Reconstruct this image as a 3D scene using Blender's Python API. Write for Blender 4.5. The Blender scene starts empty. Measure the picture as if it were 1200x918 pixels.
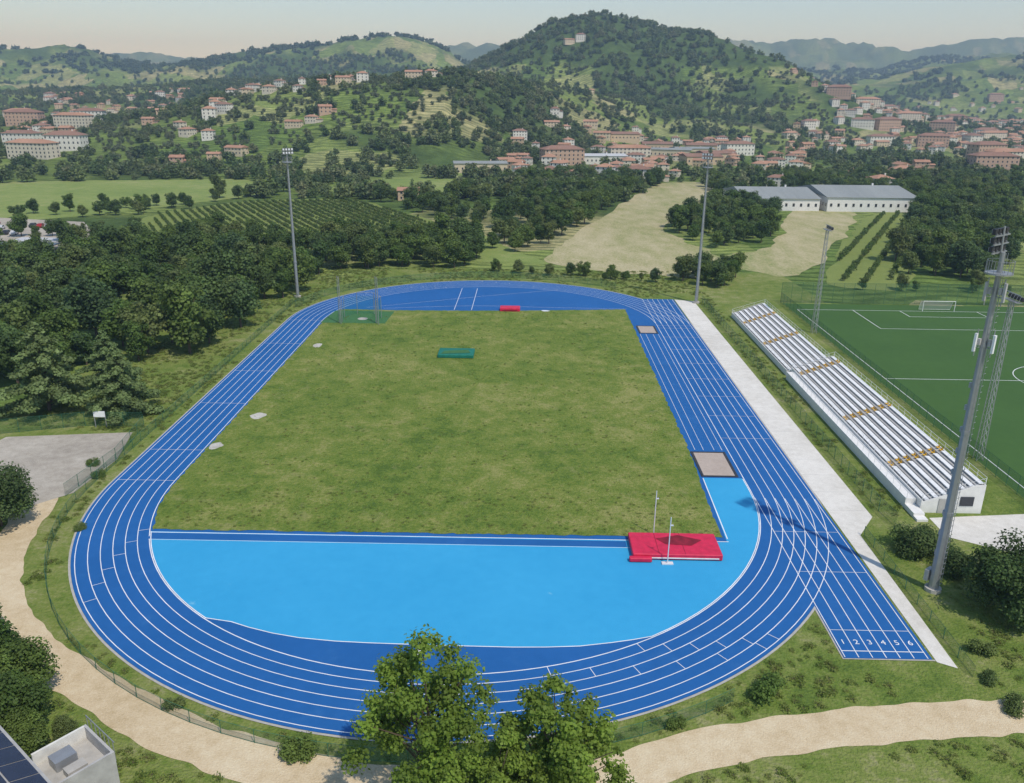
import bpy, bmesh, math, random
import numpy as np
from mathutils import Matrix, Vector
random.seed(5); rng=np.random.default_rng(5)
S=bpy.context.scene; COL=S.collection
# ------------------------------------------------------------------ materials
def new_mat(name):
    m=bpy.data.materials.new(name); m.use_nodes=True
    return m,m.node_tree.nodes,m.node_tree.links,m.node_tree.nodes["Principled BSDF"]
def flat(name,c,rough=.7,metal=0,var=.12,scale=1.5,spec=.3):
    m,N,L,P=new_mat(name)
    g=N.new("ShaderNodeNewGeometry"); n=N.new("ShaderNodeTexNoise"); n.inputs["Scale"].default_value=scale; n.inputs["Detail"].default_value=6
    L.new(g.outputs["Position"],n.inputs["Vector"])
    r=N.new("ShaderNodeValToRGB"); e=r.color_ramp.elements
    e[0].position=.3; e[1].position=.7
    e[0].color=(*[x*(1-var) for x in c],1); e[1].color=(*[min(1,x*(1+var)) for x in c],1)
    L.new(n.outputs["Fac"],r.inputs[0]); L.new(r.outputs[0],P.inputs["Base Color"])
    P.inputs["Roughness"].default_value=rough; P.inputs["Metallic"].default_value=metal
    P.inputs["Specular IOR Level"].default_value=spec
    return m
def ramp(N,stops):
    r=N.new("ShaderNodeValToRGB"); e=r.color_ramp.elements
    while len(e)<len(stops): e.new(.5)
    for k,(p,c) in enumerate(stops): e[k].position=p; e[k].color=(*c,1)
    return r
def multi(name,stops,scales=(.05,.6,4),w=(.5,.3,.2),rough=.9,bump=.3,bscale=6,stretch=None,spec=.2,speck=None):
    m,N,L,P=new_mat(name)
    g=N.new("ShaderNodeNewGeometry"); src=g.outputs["Position"]
    if stretch:
        mp=N.new("ShaderNodeMapping"); mp.inputs["Scale"].default_value=stretch[0]; mp.inputs["Rotation"].default_value=(0,0,stretch[1])
        L.new(src,mp.inputs["Vector"]); src=mp.outputs[0]
    acc=None
    for s,k in zip(scales,w):
        n=N.new("ShaderNodeTexNoise"); n.inputs["Scale"].default_value=s; n.inputs["Detail"].default_value=5; n.inputs["Roughness"].default_value=.6
        L.new(src,n.inputs["Vector"])
        a=N.new("ShaderNodeMath"); a.operation='MULTIPLY_ADD'; a.inputs[1].default_value=k
        L.new(n.outputs["Fac"],a.inputs[0])
        if acc: L.new(acc.outputs[0],a.inputs[2])
        else: a.inputs[2].default_value=0
        acc=a
    r=ramp(N,stops); L.new(acc.outputs[0],r.inputs[0]); out=r.outputs[0]
    if speck:
        n=N.new("ShaderNodeTexNoise"); n.inputs["Scale"].default_value=speck[0]; n.inputs["Detail"].default_value=8; n.inputs["Roughness"].default_value=.7
        L.new(src,n.inputs["Vector"])
        q=ramp(N,[(speck[1],(0,0,0)),(speck[1]+speck[3],(1,1,1))]); L.new(n.outputs["Fac"],q.inputs[0])
        mx=N.new("ShaderNodeMix"); mx.data_type='RGBA'; L.new(q.outputs[0],mx.inputs[0]); L.new(out,mx.inputs[6]); mx.inputs[7].default_value=(*speck[2],1)
        out=mx.outputs[2]
    L.new(out,P.inputs["Base Color"]); P.inputs["Roughness"].default_value=rough; P.inputs["Specular IOR Level"].default_value=spec
    if bump:
        n=N.new("ShaderNodeTexNoise"); n.inputs["Scale"].default_value=bscale; n.inputs["Detail"].default_value=6
        L.new(g.outputs["Position"],n.inputs["Vector"])
        b=N.new("ShaderNodeBump"); b.inputs["Strength"].default_value=bump; b.inputs["Distance"].default_value=.3
        L.new(n.outputs["Fac"],b.inputs["Height"]); L.new(b.outputs[0],P.inputs["Normal"])
    return m
def leafmat(name,cols,trans=.3):
    m,N,L,P=new_mat(name)
    oi=N.new("ShaderNodeObjectInfo"); r=ramp(N,[(i/(len(cols)-1),c) for i,c in enumerate(cols)]); L.new(oi.outputs["Random"],r.inputs[0])
    at=N.new("ShaderNodeAttribute"); at.attribute_name="shade"
    mx=N.new("ShaderNodeMix"); mx.data_type='RGBA'; mx.blend_type='MULTIPLY'; mx.inputs[0].default_value=1
    cb=N.new("ShaderNodeCombineColor")
    for i in range(3): L.new(at.outputs["Fac"],cb.inputs[i])
    L.new(r.outputs[0],mx.inputs[6]); L.new(cb.outputs[0],mx.inputs[7])
    L.new(mx.outputs[2],P.inputs["Base Color"]); P.inputs["Roughness"].default_value=.6; P.inputs["Specular IOR Level"].default_value=.25
    t=N.new("ShaderNodeBsdfTranslucent"); L.new(mx.outputs[2],t.inputs[0])
    ms=N.new("ShaderNodeMixShader"); ms.inputs[0].default_value=trans
    o=N["Material Output"]; L.new(P.outputs[0],ms.inputs[1]); L.new(t.outputs[0],ms.inputs[2]); L.new(ms.outputs[0],o.inputs[0])
    return m
M={}
M['bark']=flat("bark",(.11,.08,.055),.9)
M['leaf']=leafmat("leaf_broad",[(.08,.14,.03),(.16,.225,.05),(.105,.18,.035),(.19,.23,.07),(.09,.155,.045)],.42)
M['leaf_dark']=leafmat("leaf_dark",[(.065,.115,.03),(.11,.165,.045),(.08,.135,.05)],.38)
M['leaf_fore']=leafmat("leaf_fore",[(.20,.30,.045),(.22,.31,.05)],.5)
M['leaf_grass']=leafmat("leaf_grass",[(.17,.25,.045),(.28,.31,.09)],.45)
M['leaf_far']=leafmat("leaf_far",[(.08,.135,.035),(.18,.22,.08),(.11,.165,.045),(.20,.215,.10),(.095,.145,.055)],.3)
M['leaf_fard']=leafmat("leaf_far_dark",[(.06,.10,.03),(.10,.14,.05)],.25)
M['leaf_olive']=leafmat("leaf_olive",[(.13,.165,.075),(.18,.205,.11)],.25)
M['leaf_cedar']=leafmat("leaf_cedar",[(.15,.22,.075),(.17,.23,.08)],.3)
M['leaf_blue']=leafmat("leaf_far_hazy",[(.07,.11,.05),(.11,.15,.07)],.2)
M['track']=multi("track_blue",[(.35,(.011,.098,.30)),(.65,(.019,.125,.37))],(.06,.8,14),(.45,.3,.25),.75,.08,20,None,.2,(.25,.56,(.03,.14,.37),.2))
M['dsky']=multi("track_light_blue",[(.35,(.03,.31,.58)),(.65,(.045,.36,.64))],(.06,.8,12),(.5,.3,.2),.75,.06,20,None,.2,(.35,.66,(.16,.46,.66),.06))
M['line']=flat("white_line_paint",(.76,.77,.78),.6,0,.1,.5)
M['infield']=multi("infield_grass",[(.40,(.085,.145,.024)),(.46,(.135,.20,.032)),(.52,(.19,.235,.048)),(.60,(.30,.30,.10))],(.055,.33,2.2),(.36,.34,.30),.95,1.,5,None,.15,(.30,.57,(.27,.27,.10),.16))
M['verge']=multi("verge_grass",[(.38,(.085,.14,.025)),(.46,(.14,.20,.035)),(.54,(.21,.245,.065)),(.66,(.36,.33,.18))],(.06,.4,2.2),(.34,.36,.3),.95,.9,4)
M['sand']=multi("sandy_gravel",[(.35,(.46,.35,.20)),(.5,(.60,.48,.31)),(.65,(.70,.60,.42))],(.1,.9,6),(.35,.35,.3),.95,.35,8)
M['gravel']=multi("grey_gravel",[(.35,(.27,.24,.20)),(.5,(.40,.36,.30)),(.65,(.54,.50,.43))],(.12,.9,7),(.4,.3,.3),.95,.3,8)
M['conc']=multi("pale_concrete",[(.38,(.55,.52,.46)),(.6,(.74,.71,.65))],(.12,1,6),(.4,.3,.3),.85,.08,8)
M['kerb']=flat("kerb_concrete",(.42,.40,.36),.85)
M['turf']=multi("artificial_turf",[(.35,(.045,.105,.024)),(.65,(.06,.13,.03))],(.05,.6,6),(.5,.3,.2),.9,.15,10)
M['hay']=multi("mown_hay_field",[(.38,(.19,.24,.07)),(.45,(.32,.31,.14)),(.53,(.43,.38,.22)),(.64,(.52,.47,.30))],(.022,.2,1.6),(.42,.30,.28),.95,.4,2,((1,.4,1),.35))
M['fgreen']=multi("meadow_green",[(.36,(.14,.205,.05)),(.5,(.21,.27,.07)),(.64,(.33,.33,.14))],(.02,.2,1.5),(.4,.3,.3),.95,.4,2)
M['vine']=multi("vineyard_soil_grass",[(.36,(.15,.20,.045)),(.64,(.23,.27,.075))],(.02,.2,1.5),(.4,.3,.3),.95,.4,2)
M['steel']=flat("galvanised_steel",(.36,.37,.38),.45,.5,.08)
M['steelw']=flat("white_steel",(.7,.71,.72),.5,.1,.05)
M['dark']=flat("dark_metal",(.05,.05,.055),.5,.3)
M['white']=flat("white_plaster",(.74,.73,.70),.8,0,.06)
M['bench']=flat("white_bench",(.80,.80,.79),.6,0,.08)
M['tread']=flat("stand_concrete",(.42,.41,.39),.85)
M['yellow']=flat("yellow_seat",(.75,.42,.02),.5)
M['glass']=flat("window_glass",(.03,.035,.045),.15,0,.1,1,.6)
M['red']=flat("red_vinyl",(.60,.02,.07),.5,0,.14)
M['redark']=flat("dark_red_vinyl",(.22,.01,.025),.6,0,.3)
M['gmat']=flat("green_vinyl",(.01,.16,.11),.55,0,.15)
M['ggreen']=flat("green_pad",(.05,.15,.05),.85)
M['pit']=multi("pit_sand",[(.35,(.38,.31,.26)),(.65,(.5,.42,.36))],(.3,2,9),(.4,.3,.3),.95,.3,8)
M['roof_t']=multi("terracotta_roof",[(.35,(.32,.17,.11)),(.65,(.47,.28,.19))],(.05,.5,3),(.4,.3,.3),.85,.2,6)
M['roof_b']=multi("brown_roof",[(.35,(.20,.115,.085)),(.65,(.32,.19,.14))],(.05,.5,3),(.4,.3,.3),.85,.2,6)
M['roof_g']=multi("grey_metal_roof",[(.35,(.22,.24,.24)),(.65,(.32,.34,.33))],(.03,.4,3),(.4,.3,.3),.7,.05,6,((4,.2,1),0))
M['roof_w']=flat("pale_roof",(.50,.51,.52),.7)
M['solar']=flat("solar_panel",(.02,.025,.05),.25,0,.2,1,.6)
for k,c in dict(w1=(.62,.56,.46),w2=(.55,.42,.28),w3=(.68,.66,.60),w4=(.48,.33,.24),w5=(.6,.5,.36)).items(): M[k]=flat("plaster_"+k,c,.85)
def netmat(name,c,dens,rot=0):
    m,N,L,P=new_mat(name); P.inputs["Base Color"].default_value=(*c,1); P.inputs["Roughness"].default_value=.6
    t=N.new("ShaderNodeBsdfTransparent"); ms=N.new("ShaderNodeMixShader"); ms.inputs[0].default_value=dens
    L.new(t.outputs[0],ms.inputs[1]); L.new(P.outputs[0],ms.inputs[2]); L.new(ms.outputs[0],N["Material Output"].inputs[0]); return m
M['net']=netmat("green_mesh",(.03,.11,.06),.28); M['netg']=netmat("safety_net",(.02,.25,.15),.16)
# ------------------------------------------------------------------ mesh helper
class B:
    def __init__(s): s.v=[]; s.f=[]; s.m=[]; s.mats=[]
    def mi(s,k):
        if k not in s.mats: s.mats.append(k)
        return s.mats.index(k)
    def add(s,v,f,k):
        o=len(s.v); s.v+=[tuple(p) for p in v]; i=s.mi(k)
        for q in f: s.f.append([o+a for a in q]); s.m.append(i)
    def box(s,x0,x1,y0,y1,z0,z1,k,rot=None,c=(0,0)):
        v=[(x,y,z) for z in (z0,z1) for x,y in ((x0,y0),(x1,y0),(x1,y1),(x0,y1))]
        if rot:
            ca,sa=math.cos(rot),math.sin(rot); v=[(c[0]+(x-c[0])*ca-(y-c[1])*sa,c[1]+(x-c[0])*sa+(y-c[1])*ca,z) for x,y,z in v]
        s.add(v,[(3,2,1,0),(4,5,6,7),(0,1,5,4),(1,2,6,5),(2,3,7,6),(3,0,4,7)],k)
    def tube(s,p0,p1,r0,r1,k,n=6,cap=True):
        p0=Vector(p0);p1=Vector(p1); d=(p1-p0).normalized(); a=d.orthogonal().normalized(); b=d.cross(a)
        v=[]
        for p,r in((p0,r0),(p1,r1)):
            for i in range(n):
                t=2*math.pi*i/n; v.append(p+a*math.cos(t)*r+b*math.sin(t)*r)
        f=[(i,(i+1)%n,n+(i+1)%n,n+i) for i in range(n)]
        if cap: f+=[tuple(range(n,2*n)),tuple(reversed(range(n)))]
        s.add(v,f,k)
    def poly(s,pts,z,k): s.add([(x,y,z) for x,y in pts],[tuple(range(len(pts)))],k)
    def ribbon(s,pts,w,z,k,closed=False):
        P=np.array(pts,float); n=len(P)
        if closed: d=np.roll(P,-1,0)-np.roll(P,1,0)
        else: d=np.gradient(P,axis=0)
        d/=np.linalg.norm(d,axis=1)[:,None]; nn=np.stack([-d[:,1],d[:,0]],1)
        ww=np.broadcast_to(w,(n,))[:,None]/2
        a=P+nn*ww; b=P-nn*ww
        v=[(x,y,z) for x,y in a]+[(x,y,z) for x,y in b]
        f=[(i,n+i,n+(i+1)%n,(i+1)%n) for i in range(n if closed else n-1)]
        s.add(v,f,k)
    def mesh(s,name):
        me=bpy.data.meshes.new(name); me.from_pydata(s.v,[],s.f)
        for k in s.mats: me.materials.append(M[k])
        me.polygons.foreach_set("material_index",s.m); me.update(); return me
    def obj(s,name,parent=None,loc=None,rz=0):
        o=bpy.data.objects.new(name,s.mesh(name)); COL.objects.link(o)
        if parent: o.parent=parent
        if loc: o.location=loc
        o.rotation_euler[2]=rz
        return o
def empty(name,loc=(0,0,0)):
    o=bpy.data.objects.new(name,None); COL.objects.link(o); o.location=loc; return o
def sheet(name,pts,z,k):
    b=B(); b.poly(pts,z,k); return b.obj(name)
def smooth(pts,n=8,closed=False):
    P=[np.array(p,float) for p in pts]; out=[]; N=len(P)
    for i in range(N if closed else N-1):
        g=(lambda j:P[j%N]) if closed else (lambda j:P[min(max(j,0),N-1)])
        p0,p1,p2,p3=g(i-1),g(i),g(i+1),g(i+2)
        for t in np.linspace(0,1,n,endpoint=False):
            out.append(.5*((2*p1)+(-p0+p2)*t+(2*p0-5*p1+4*p2-p3)*t*t+(-p0+3*p1-3*p2+p3)*t**3))
    if not closed: out.append(P[-1])
    return [tuple(p) for p in out]
def inpoly(x,y,pts):
    r=np.zeros(len(x),bool); n=len(pts); j=n-1
    for i in range(n):
        xi,yi=pts[i]; xj,yj=pts[j]
        c=((yi>y)!=(yj>y))&(x<(xj-xi)*(y-yi)/((yj-yi) or 1e-9)+xi); r^=c; j=i
    return r
# ------------------------------------------------------------------ value noise
_T=np.random.default_rng(11).random((256,256))
def vn(x,y,s,o=0):
    x=np.asarray(x)/s+o*17.3+1000; y=np.asarray(y)/s+o*9.1+1000
    i=np.floor(x).astype(int);j=np.floor(y).astype(int);u=x-i;v=y-j;u=u*u*(3-2*u);v=v*v*(3-2*v)
    a=_T[i%256,j%256];b=_T[(i+1)%256,j%256];c=_T[i%256,(j+1)%256];d=_T[(i+1)%256,(j+1)%256]
    return (a*(1-u)+b*u)*(1-v)+(c*(1-u)+d*u)*v
def fbm(x,y,s,o=0): return (vn(x,y,s,o)*.5+vn(x,y,s/2.1,o+1)*.27+vn(x,y,s/4.3,o+2)*.15+vn(x,y,s/9,o+3)*.08)
# ridge: (crest y by x, near width, far width, height by x)
R1=([(-900,715),(-60,715),(60,880),(160,1000),(900,1000)],330,380,[(-900,0),(-582,13),(-418,20),(-336,28),(-279,42),(-221,53),(-131,60),(-49,64),(42,57),(118,45),(204,33),(280,22),(400,0)])
R2=([(0,1365)],560,520,[(-1200,30),(-743,50),(-454,66),(-193,72),(-99,92),(-48,113),(-5,135),(39,153),(97,163),(133,165),(184,160),(256,145),(329,128),(387,107),(459,72),(532,42),(705,12)])
R3=([(0,2165)],650,700,[(-2200,120),(-1590,136),(-1367,146),(-1234,160),(-1145,152),(-1034,120),(-923,106),(-856,120),(-700,150),(-545,166),(-434,182),(-334,192),(-256,180),(-190,148),(-123,106),(0,60),(600,60),(744,80),(855,92),(944,106),(1033,132),(1121,144),(1210,152),(1299,160),(1521,176),(2400,190)])
R5=([(0,3065)],700,900,[(-400,40),(300,120),(753,182),(877,166),(1001,143),(1124,149),(1248,138),(1371,171),(1526,193),(1804,213),(2400,230)])
R4=([(0,4365)],1100,1500,[(-6000,230),(-3117,233),(-2247,219),(-1899,229),(-1638,213),(-943,242),(-334,289),(-116,287),(797,303),(1014,325),(1231,309),(1449,321),(1666,309),(1884,279),(2101,321),(2319,344),(2536,360),(2971,376),(6000,380)])
def hgt(x,y):
    x=np.asarray(x,float);y=np.asarray(y,float)
    h=np.minimum(.014*np.clip(y-760,0,None),70)
    for Y,wn,wf,T in (R1,R2,R3,R5,R4):
        Y=np.array(Y,float); T=np.array(T); H=np.interp(x,T[:,0],T[:,1])
        yy=np.interp(x,Y[:,0],Y[:,1])+(fbm(x,y,260,5)-.5)*wn*.35
        d=y-yy; t=np.clip(1-np.where(d<0,-d/wn,d/wf),0,1); s=t*t*(3-2*t)
        h=np.maximum(h,H*s)
    n=fbm(x,y,230,2)-.5; n2=np.abs(fbm(x,y,140,8)-.5)
    return h*(1+.14*n-.42*(n2-.08))
def H1(x,y): return float(hgt(np.array([x]),np.array([y]))[0])
# ------------------------------------------------------------------ terrain
ys=[-420.]
while ys[-1]<6500:
    y=ys[-1]; st=10 if y<1500 else 10*(1+(y-1500)/500); ys.append(y+st)
ys=np.array(ys); ss=np.linspace(-1,1,360)
X=ss[None,:]*(420+.85*np.clip(ys+135,0,None))[:,None]; Yg=np.repeat(ys[:,None],len(ss),1)
Z=hgt(X.ravel(),Yg.ravel()); x=X.ravel(); y=Yg.ravel()
nr,nc=X.shape
idx=np.arange(nr*nc).reshape(nr,nc)
F=np.stack([idx[:-1,:-1],idx[:-1,1:],idx[1:,1:],idx[1:,:-1]],-1).reshape(-1,4)
me=bpy.data.meshes.new("ground"); me.from_pydata(np.stack([x,y,Z],1).tolist(),[],F.tolist())
def forest(x,y):
    f=fbm(x,y,150,3); g=fbm(x,y,60,6)
    top=np.clip((hgt(x,y)-85)/25,0,1)*(y>1000)*(y<1900)
    low=((y>900)&(y<1900)&(x>-150)&(x<600))*.30
    return np.clip((f*.6+g*.4-.54)*9+.5+top*3+low,0,1)
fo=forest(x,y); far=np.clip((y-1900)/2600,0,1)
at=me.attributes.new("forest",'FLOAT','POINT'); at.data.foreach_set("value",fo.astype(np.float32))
at=me.attributes.new("far",'FLOAT','POINT'); at.data.foreach_set("value",(far*.5).astype(np.float32))  # weight of the painted haze tint, rising with distance
me.polygons.foreach_set("use_smooth",[True]*len(me.polygons)); me.update()
m,N,L,P=new_mat("ground_land")
g=N.new("ShaderNodeNewGeometry")
def nz(s,d=6):
    n=N.new("ShaderNodeTexNoise"); n.inputs["Scale"].default_value=s; n.inputs["Detail"].default_value=d; n.inputs["Roughness"].default_value=.65; L.new(g.outputs["Position"],n.inputs["Vector"]); return n
def mixc(a,b,f,mode='MIX',fv=None):
    mx=N.new("ShaderNodeMix"); mx.data_type='RGBA'; mx.blend_type=mode
    if f is not None: L.new(f,mx.inputs[0])
    else: mx.inputs[0].default_value=1
    for s,i in ((a,6),(b,7)):
        if isinstance(s,tuple): mx.inputs[i].default_value=(*s,1)
        else: L.new(s,mx.inputs[i])
    return mx.outputs[2]
wv=N.new("ShaderNodeVectorMath"); wv.operation='MULTIPLY_ADD'; wv.inputs[1].default_value=(30,30,0); L.new(nz(.02,3).outputs["Color"],wv.inputs[0]); L.new(g.outputs["Position"],wv.inputs[2])
mp=N.new("ShaderNodeMapping"); mp.inputs["Scale"].default_value=(1,.7,0); mp.inputs["Rotation"].default_value=(0,0,.4); L.new(wv.outputs[0],mp.inputs["Vector"])
vo=N.new("ShaderNodeTexVoronoi"); vo.inputs["Scale"].default_value=.016; vo.distance='CHEBYCHEV'; L.new(mp.outputs[0],vo.inputs["Vector"])
sx=N.new("ShaderNodeSeparateColor"); L.new(vo.outputs["Color"],sx.inputs[0])
fr=ramp(N,[(.0,(.12,.18,.045)),(.2,(.20,.25,.075)),(.4,(.14,.19,.05)),(.55,(.27,.29,.12)),(.7,(.16,.22,.055)),(.85,(.33,.31,.16)),(1,(.18,.24,.065))]); fr.color_ramp.interpolation='CONSTANT'; L.new(sx.outputs[0],fr.inputs[0])
wa=N.new("ShaderNodeTexWave"); wa.inputs["Scale"].default_value=.055; wa.inputs["Distortion"].default_value=3; wa.inputs["Detail"].default_value=2; wa.bands_direction='Y'; L.new(wv.outputs[0],wa.inputs["Vector"])
wr=ramp(N,[(.25,(.62,.68,.62)),(.6,(1.1,1.1,1.1))]); L.new(wa.outputs["Fac"],wr.inputs[0])
c=mixc(fr.outputs[0],wr.outputs[0],None,'MULTIPLY')
af=N.new("ShaderNodeAttribute"); af.attribute_name="forest"; c=mixc(c,(.065,.105,.03),af.outputs["Fac"])
haze_at=N.new("ShaderNodeAttribute"); haze_at.attribute_name="far"; c=mixc(c,(.09,.13,.09),haze_at.outputs["Fac"])  # aerial haze baked into the base colour of the distant ground
r1=ramp(N,[(.32,(.6,.62,.6)),(.5,(1,1,1)),(.68,(1.4,1.35,1.3))]); L.new(nz(.09,8).outputs[0],r1.inputs[0]); c=mixc(c,r1.outputs[0],None,'MULTIPLY')
r2=ramp(N,[(.3,(.7,.7,.65)),(.7,(1.3,1.3,1.25))]); L.new(nz(1.3,6).outputs[0],r2.inputs[0]); c=mixc(c,r2.outputs[0],None,'MULTIPLY')
L.new(c,P.inputs["Base Color"]); P.inputs["Roughness"].default_value=.95; P.inputs["Specular IOR Level"].default_value=.1
bp=N.new("ShaderNodeBump"); bp.inputs["Strength"].default_value=.6; bp.inputs["Distance"].default_value=2.; L.new(nz(.35).outputs[0],bp.inputs["Height"]); L.new(bp.outputs[0],P.inputs["Normal"])
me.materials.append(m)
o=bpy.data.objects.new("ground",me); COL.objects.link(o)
# ------------------------------------------------------------------ track
Lh,R0,RO=40.16,36.5,44.2
def stad(r,n=72,L=Lh):
    p=[]
    for i in range(n+1):
        t=math.pi*i/n; p.append((r*math.cos(t),L+r*math.sin(t)))
    for i in range(n+1):
        t=math.pi+math.pi*i/n; p.append((r*math.cos(t),-L+r*math.sin(t)))
    return p
sheet("verge_grass",[(-75,-112),(85,-112),(80,100),(-30,100),(-70,60)],.006,'verge')
b=B(); b.poly(stad(RO),.06,'track'); b.obj("running_track")
b=B(); b.poly([(36.4,-73.2),(RO,-73.2),(RO,65.3),(36.4,65.3)],.055,'track'); b.obj("sprint_straight")
b=B(); k=stad(RO+.12,90); b.ribbon(k,.22,.05,'kerb',True)
b.ribbon([(36.3,-64.9),(36.3,-73.3),(44.4,-73.3)],.18,.052,'kerb'); b.obj("track_kerb")
D=[(-34.1,-53.2)]
for t in np.linspace(math.radians(200.9),math.radians(233),14): D.append((36.35*math.cos(t),-Lh+36.35*math.sin(t)))
D+=[(-19.3,-69.7),(-17.4,-70.5),(-15,-71.3),(-12.4,-71.9),(-9,-72.3),(-6,-72.45),(0,-72.6),(7,-72.65),(10,-72.55),(13.1,-72.3),(16,-71.7),(18.0,-71.2)]
for t in np.linspace(math.radians(303),math.radians(360),18): D.append((36.35*math.cos(t),-Lh+36.35*math.sin(t)))
D+=[(36.35,-36.6),(31.2,-36.6),(30.6,-53.2)]
sheet("athletics_apron",D[1:],.066,'dsky')
inf=[(-33.9,-52.7),(30.2,-52.2),(31.0,-28),(31.2,54.3),(20,53),(2,51.2),(-20,50.2),(-33,50.5)]
for t in np.linspace(math.radians(164),math.pi,7): inf.append((36.2*math.cos(t),Lh+36.2*math.sin(t)))
for t in np.linspace(math.pi,math.radians(200.4),7): inf.append((36.2*math.cos(t),-Lh+36.2*math.sin(t)))
P_=[]
for i in range(len(inf)):
    p,q=np.array(inf[i]),np.array(inf[(i+1)%len(inf)]); n=max(1,int(np.linalg.norm(q-p)/.7))
    for j in range(n):
        z=p+(q-p)*j/n; P_.append((z[0]+random.uniform(-.16,.16),z[1]+random.uniform(-.16,.16)))
sheet("infield_grass",P_,.09,'infield')
b=B(); W=.08
for i in range(7):
    r=R0+1.22*i; b.ribbon(stad(r),W if i else .1,.068,'line',True)
    xx=R0+1.22*i+.03
    b.ribbon([(xx,-73.1),(xx,-Lh-2)],W,.072,'line'); b.ribbon([(xx,Lh+2),(xx,65.2)],W,.072,'line')
b.ribbon(D[1:-2]+[(36.35,-36.8)],.1,.0705,'line')
b.ribbon([(-33.8,-53.3),(30.8,-53.1)],.12,.071,'line')
b.ribbon([(30.8,-52.5),(31.2,-36.7)],.12,.0708,'line')
b.ribbon([(R0,-72.2),(R0+7.4,-72.2)],.1,.075,'line'); b.ribbon([(R0,-69.1),(R0+7.4,-69.1)],.06,.075,'line')
for yy in (-Lh,-30.5,-12,4.5,22,Lh): b.ribbon([(-R0,yy),(-R0-7.32,yy)],.06,.075,'line')
for yy in (-59,-50.5,Lh,38,60,49,-23,-14,-5,4,13,22,31): b.ribbon([(R0,yy),(R0+7.32,yy)],.05,.075,'line')
for i in range(6):
    for a0,st in ((-74,6.),(-60,3.5),(200,4.)):
        t=math.radians(a0+i*st*.9); r=R0+1.22*i
        cx,cy=(0,-Lh)
        b.ribbon([(cx+r*math.cos(t),cy+r*math.sin(t)),(cx+(r+1.22)*math.cos(t),cy+(r+1.22)*math.sin(t))],.06,.075,'line')
    for a0,st in ((70,5.),(110,4.)):
        t=math.radians(a0+i*st); r=R0+1.22*i
        b.ribbon([(r*math.cos(t),Lh+r*math.sin(t)),((r+1.22)*math.cos(t),Lh+(r+1.22)*math.sin(t))],.06,.075,'line')
for xx in (31.9,33.1,34.6,35.7): b.ribbon([(xx,-27.5),(xx,33)],.06,.0715,'line')
for xx in (-8.6,-4.6): b.ribbon([(xx,51.5),(xx*.98,74.5)],.1,.0715,'line')
b.ribbon([(-29,52.5),(-2,66),(16,74)],.07,.0735,'line')
b.ribbon(smooth([(-25,51.8),(-5,55.5),(14,55),(31.5,54.7)]),.07,.0745,'line')
b.ribbon([(-33.5,-54.9),(29,-54.8)],.06,.0725,'line')
b.obj("lane_markings")
b=B(); b.poly([(-33.6,-54.8),(19.3,-54.7),(19.3,-53.4),(-33.8,-53.4)],.069,'track'); b.obj("vault_runway")
for i in range(6):
    cu=bpy.data.curves.new("lane_number",'FONT'); cu.body=str(i+1); cu.size=.95; cu.align_x='CENTER'; cu.extrude=0
    t=bpy.data.objects.new("tmp",cu); COL.objects.link(t); dg=bpy.context.evaluated_depsgraph_get()
    mm=bpy.data.meshes.new_from_object(t.evaluated_get(dg)); bpy.data.objects.remove(t)
    mm.materials.clear(); mm.materials.append(M['line'])
    o=bpy.data.objects.new("lane_number",mm); COL.objects.link(o); o.location=(R0+.61+1.22*i,-71.2,.076)
def pit(x0,x1,y0,y1):
    b=B(); b.box(x0,x1,y0,y0+.35,.05,.14,'dark'); b.box(x0,x1,y1-.35,y1,.05,.14,'dark'); b.box(x0,x0+.35,y0+.35,y1-.35,.05,.14,'dark'); b.box(x1-.35,x1,y0+.35,y1-.35,.05,.14,'dark')
    b.poly([(x0+.35,y0+.35),(x1-.35,y0+.35),(x1-.35,y1-.35),(x0+.35,y1-.35)],.11,'pit'); b.obj("sand_pit")
pit(31.1,35.9,-36.3,-28.2); pit(31.8,35.8,33.4,39.5)
sheet("concrete_walkway",[(44.45,65.3),(48.9,63.5),(49.3,-46.5),(46.2,-51),(45.9,-74.3),(44.45,-73.5)],.03,'conc')
b=B()
for yy in np.arange(-45,62,5.): b.box(44.5,49.1,yy,yy+.035,.03,.034,'tread')
b.obj("walkway_joints")
path=smooth([(-52,-40),(-50,-48),(-47.7,-57),(-43.7,-65.5),(-36.5,-73.4),(-26.5,-79.7),(-17,-84.8),(-6,-88.1),(5,-89.3),(14,-87.5),(21,-84.7),(28,-82.9),(35,-81.6),(42,-80.7),(52,-80),(75,-80)],10)
pf=smooth(path,3)
b=B(); ww=4.0+ (np.array([vn(p[0],p[1],1.6,3) for p in pf])-.5)*.9; b.ribbon(pf,ww,.03,'sand'); b.obj("gravel_path")
b=B(); b.poly([(11,-90),(16,-88),(20,-92),(18,-97),(8,-97)],.026,'sand'); b.poly([(56,-46.5),(77,-44),(78,-60),(66,-57),(56,-51)],.026,'conc'); b.obj("dirt_yard")
sheet("gravel_yard",[(-66,-27),(-49,-24.5),(-46.8,-34),(-47.5,-44),(-52,-49),(-62,-47),(-68,-38)],.034,'gravel')
def blob(x,y,rx,ry,k,z,name,seed=0):
    r=random.Random(seed); n=22; ph=[r.uniform(.65,1.2) for _ in range(n)]
    ph=[(ph[i-1]+ph[i]+ph[(i+1)%n])/3 for i in range(n)]
    sheet(name,[(x+rx*ph[i]*math.cos(2*math.pi*i/n),y+ry*ph[i]*math.sin(2*math.pi*i/n)) for i in range(n)],z,k)
M['pale']=multi("bare_lime_patch",[(.35,(.3,.28,.22)),(.65,(.62,.6,.55))],(.5,3,9),(.4,.3,.3),.95,.2,8)
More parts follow.
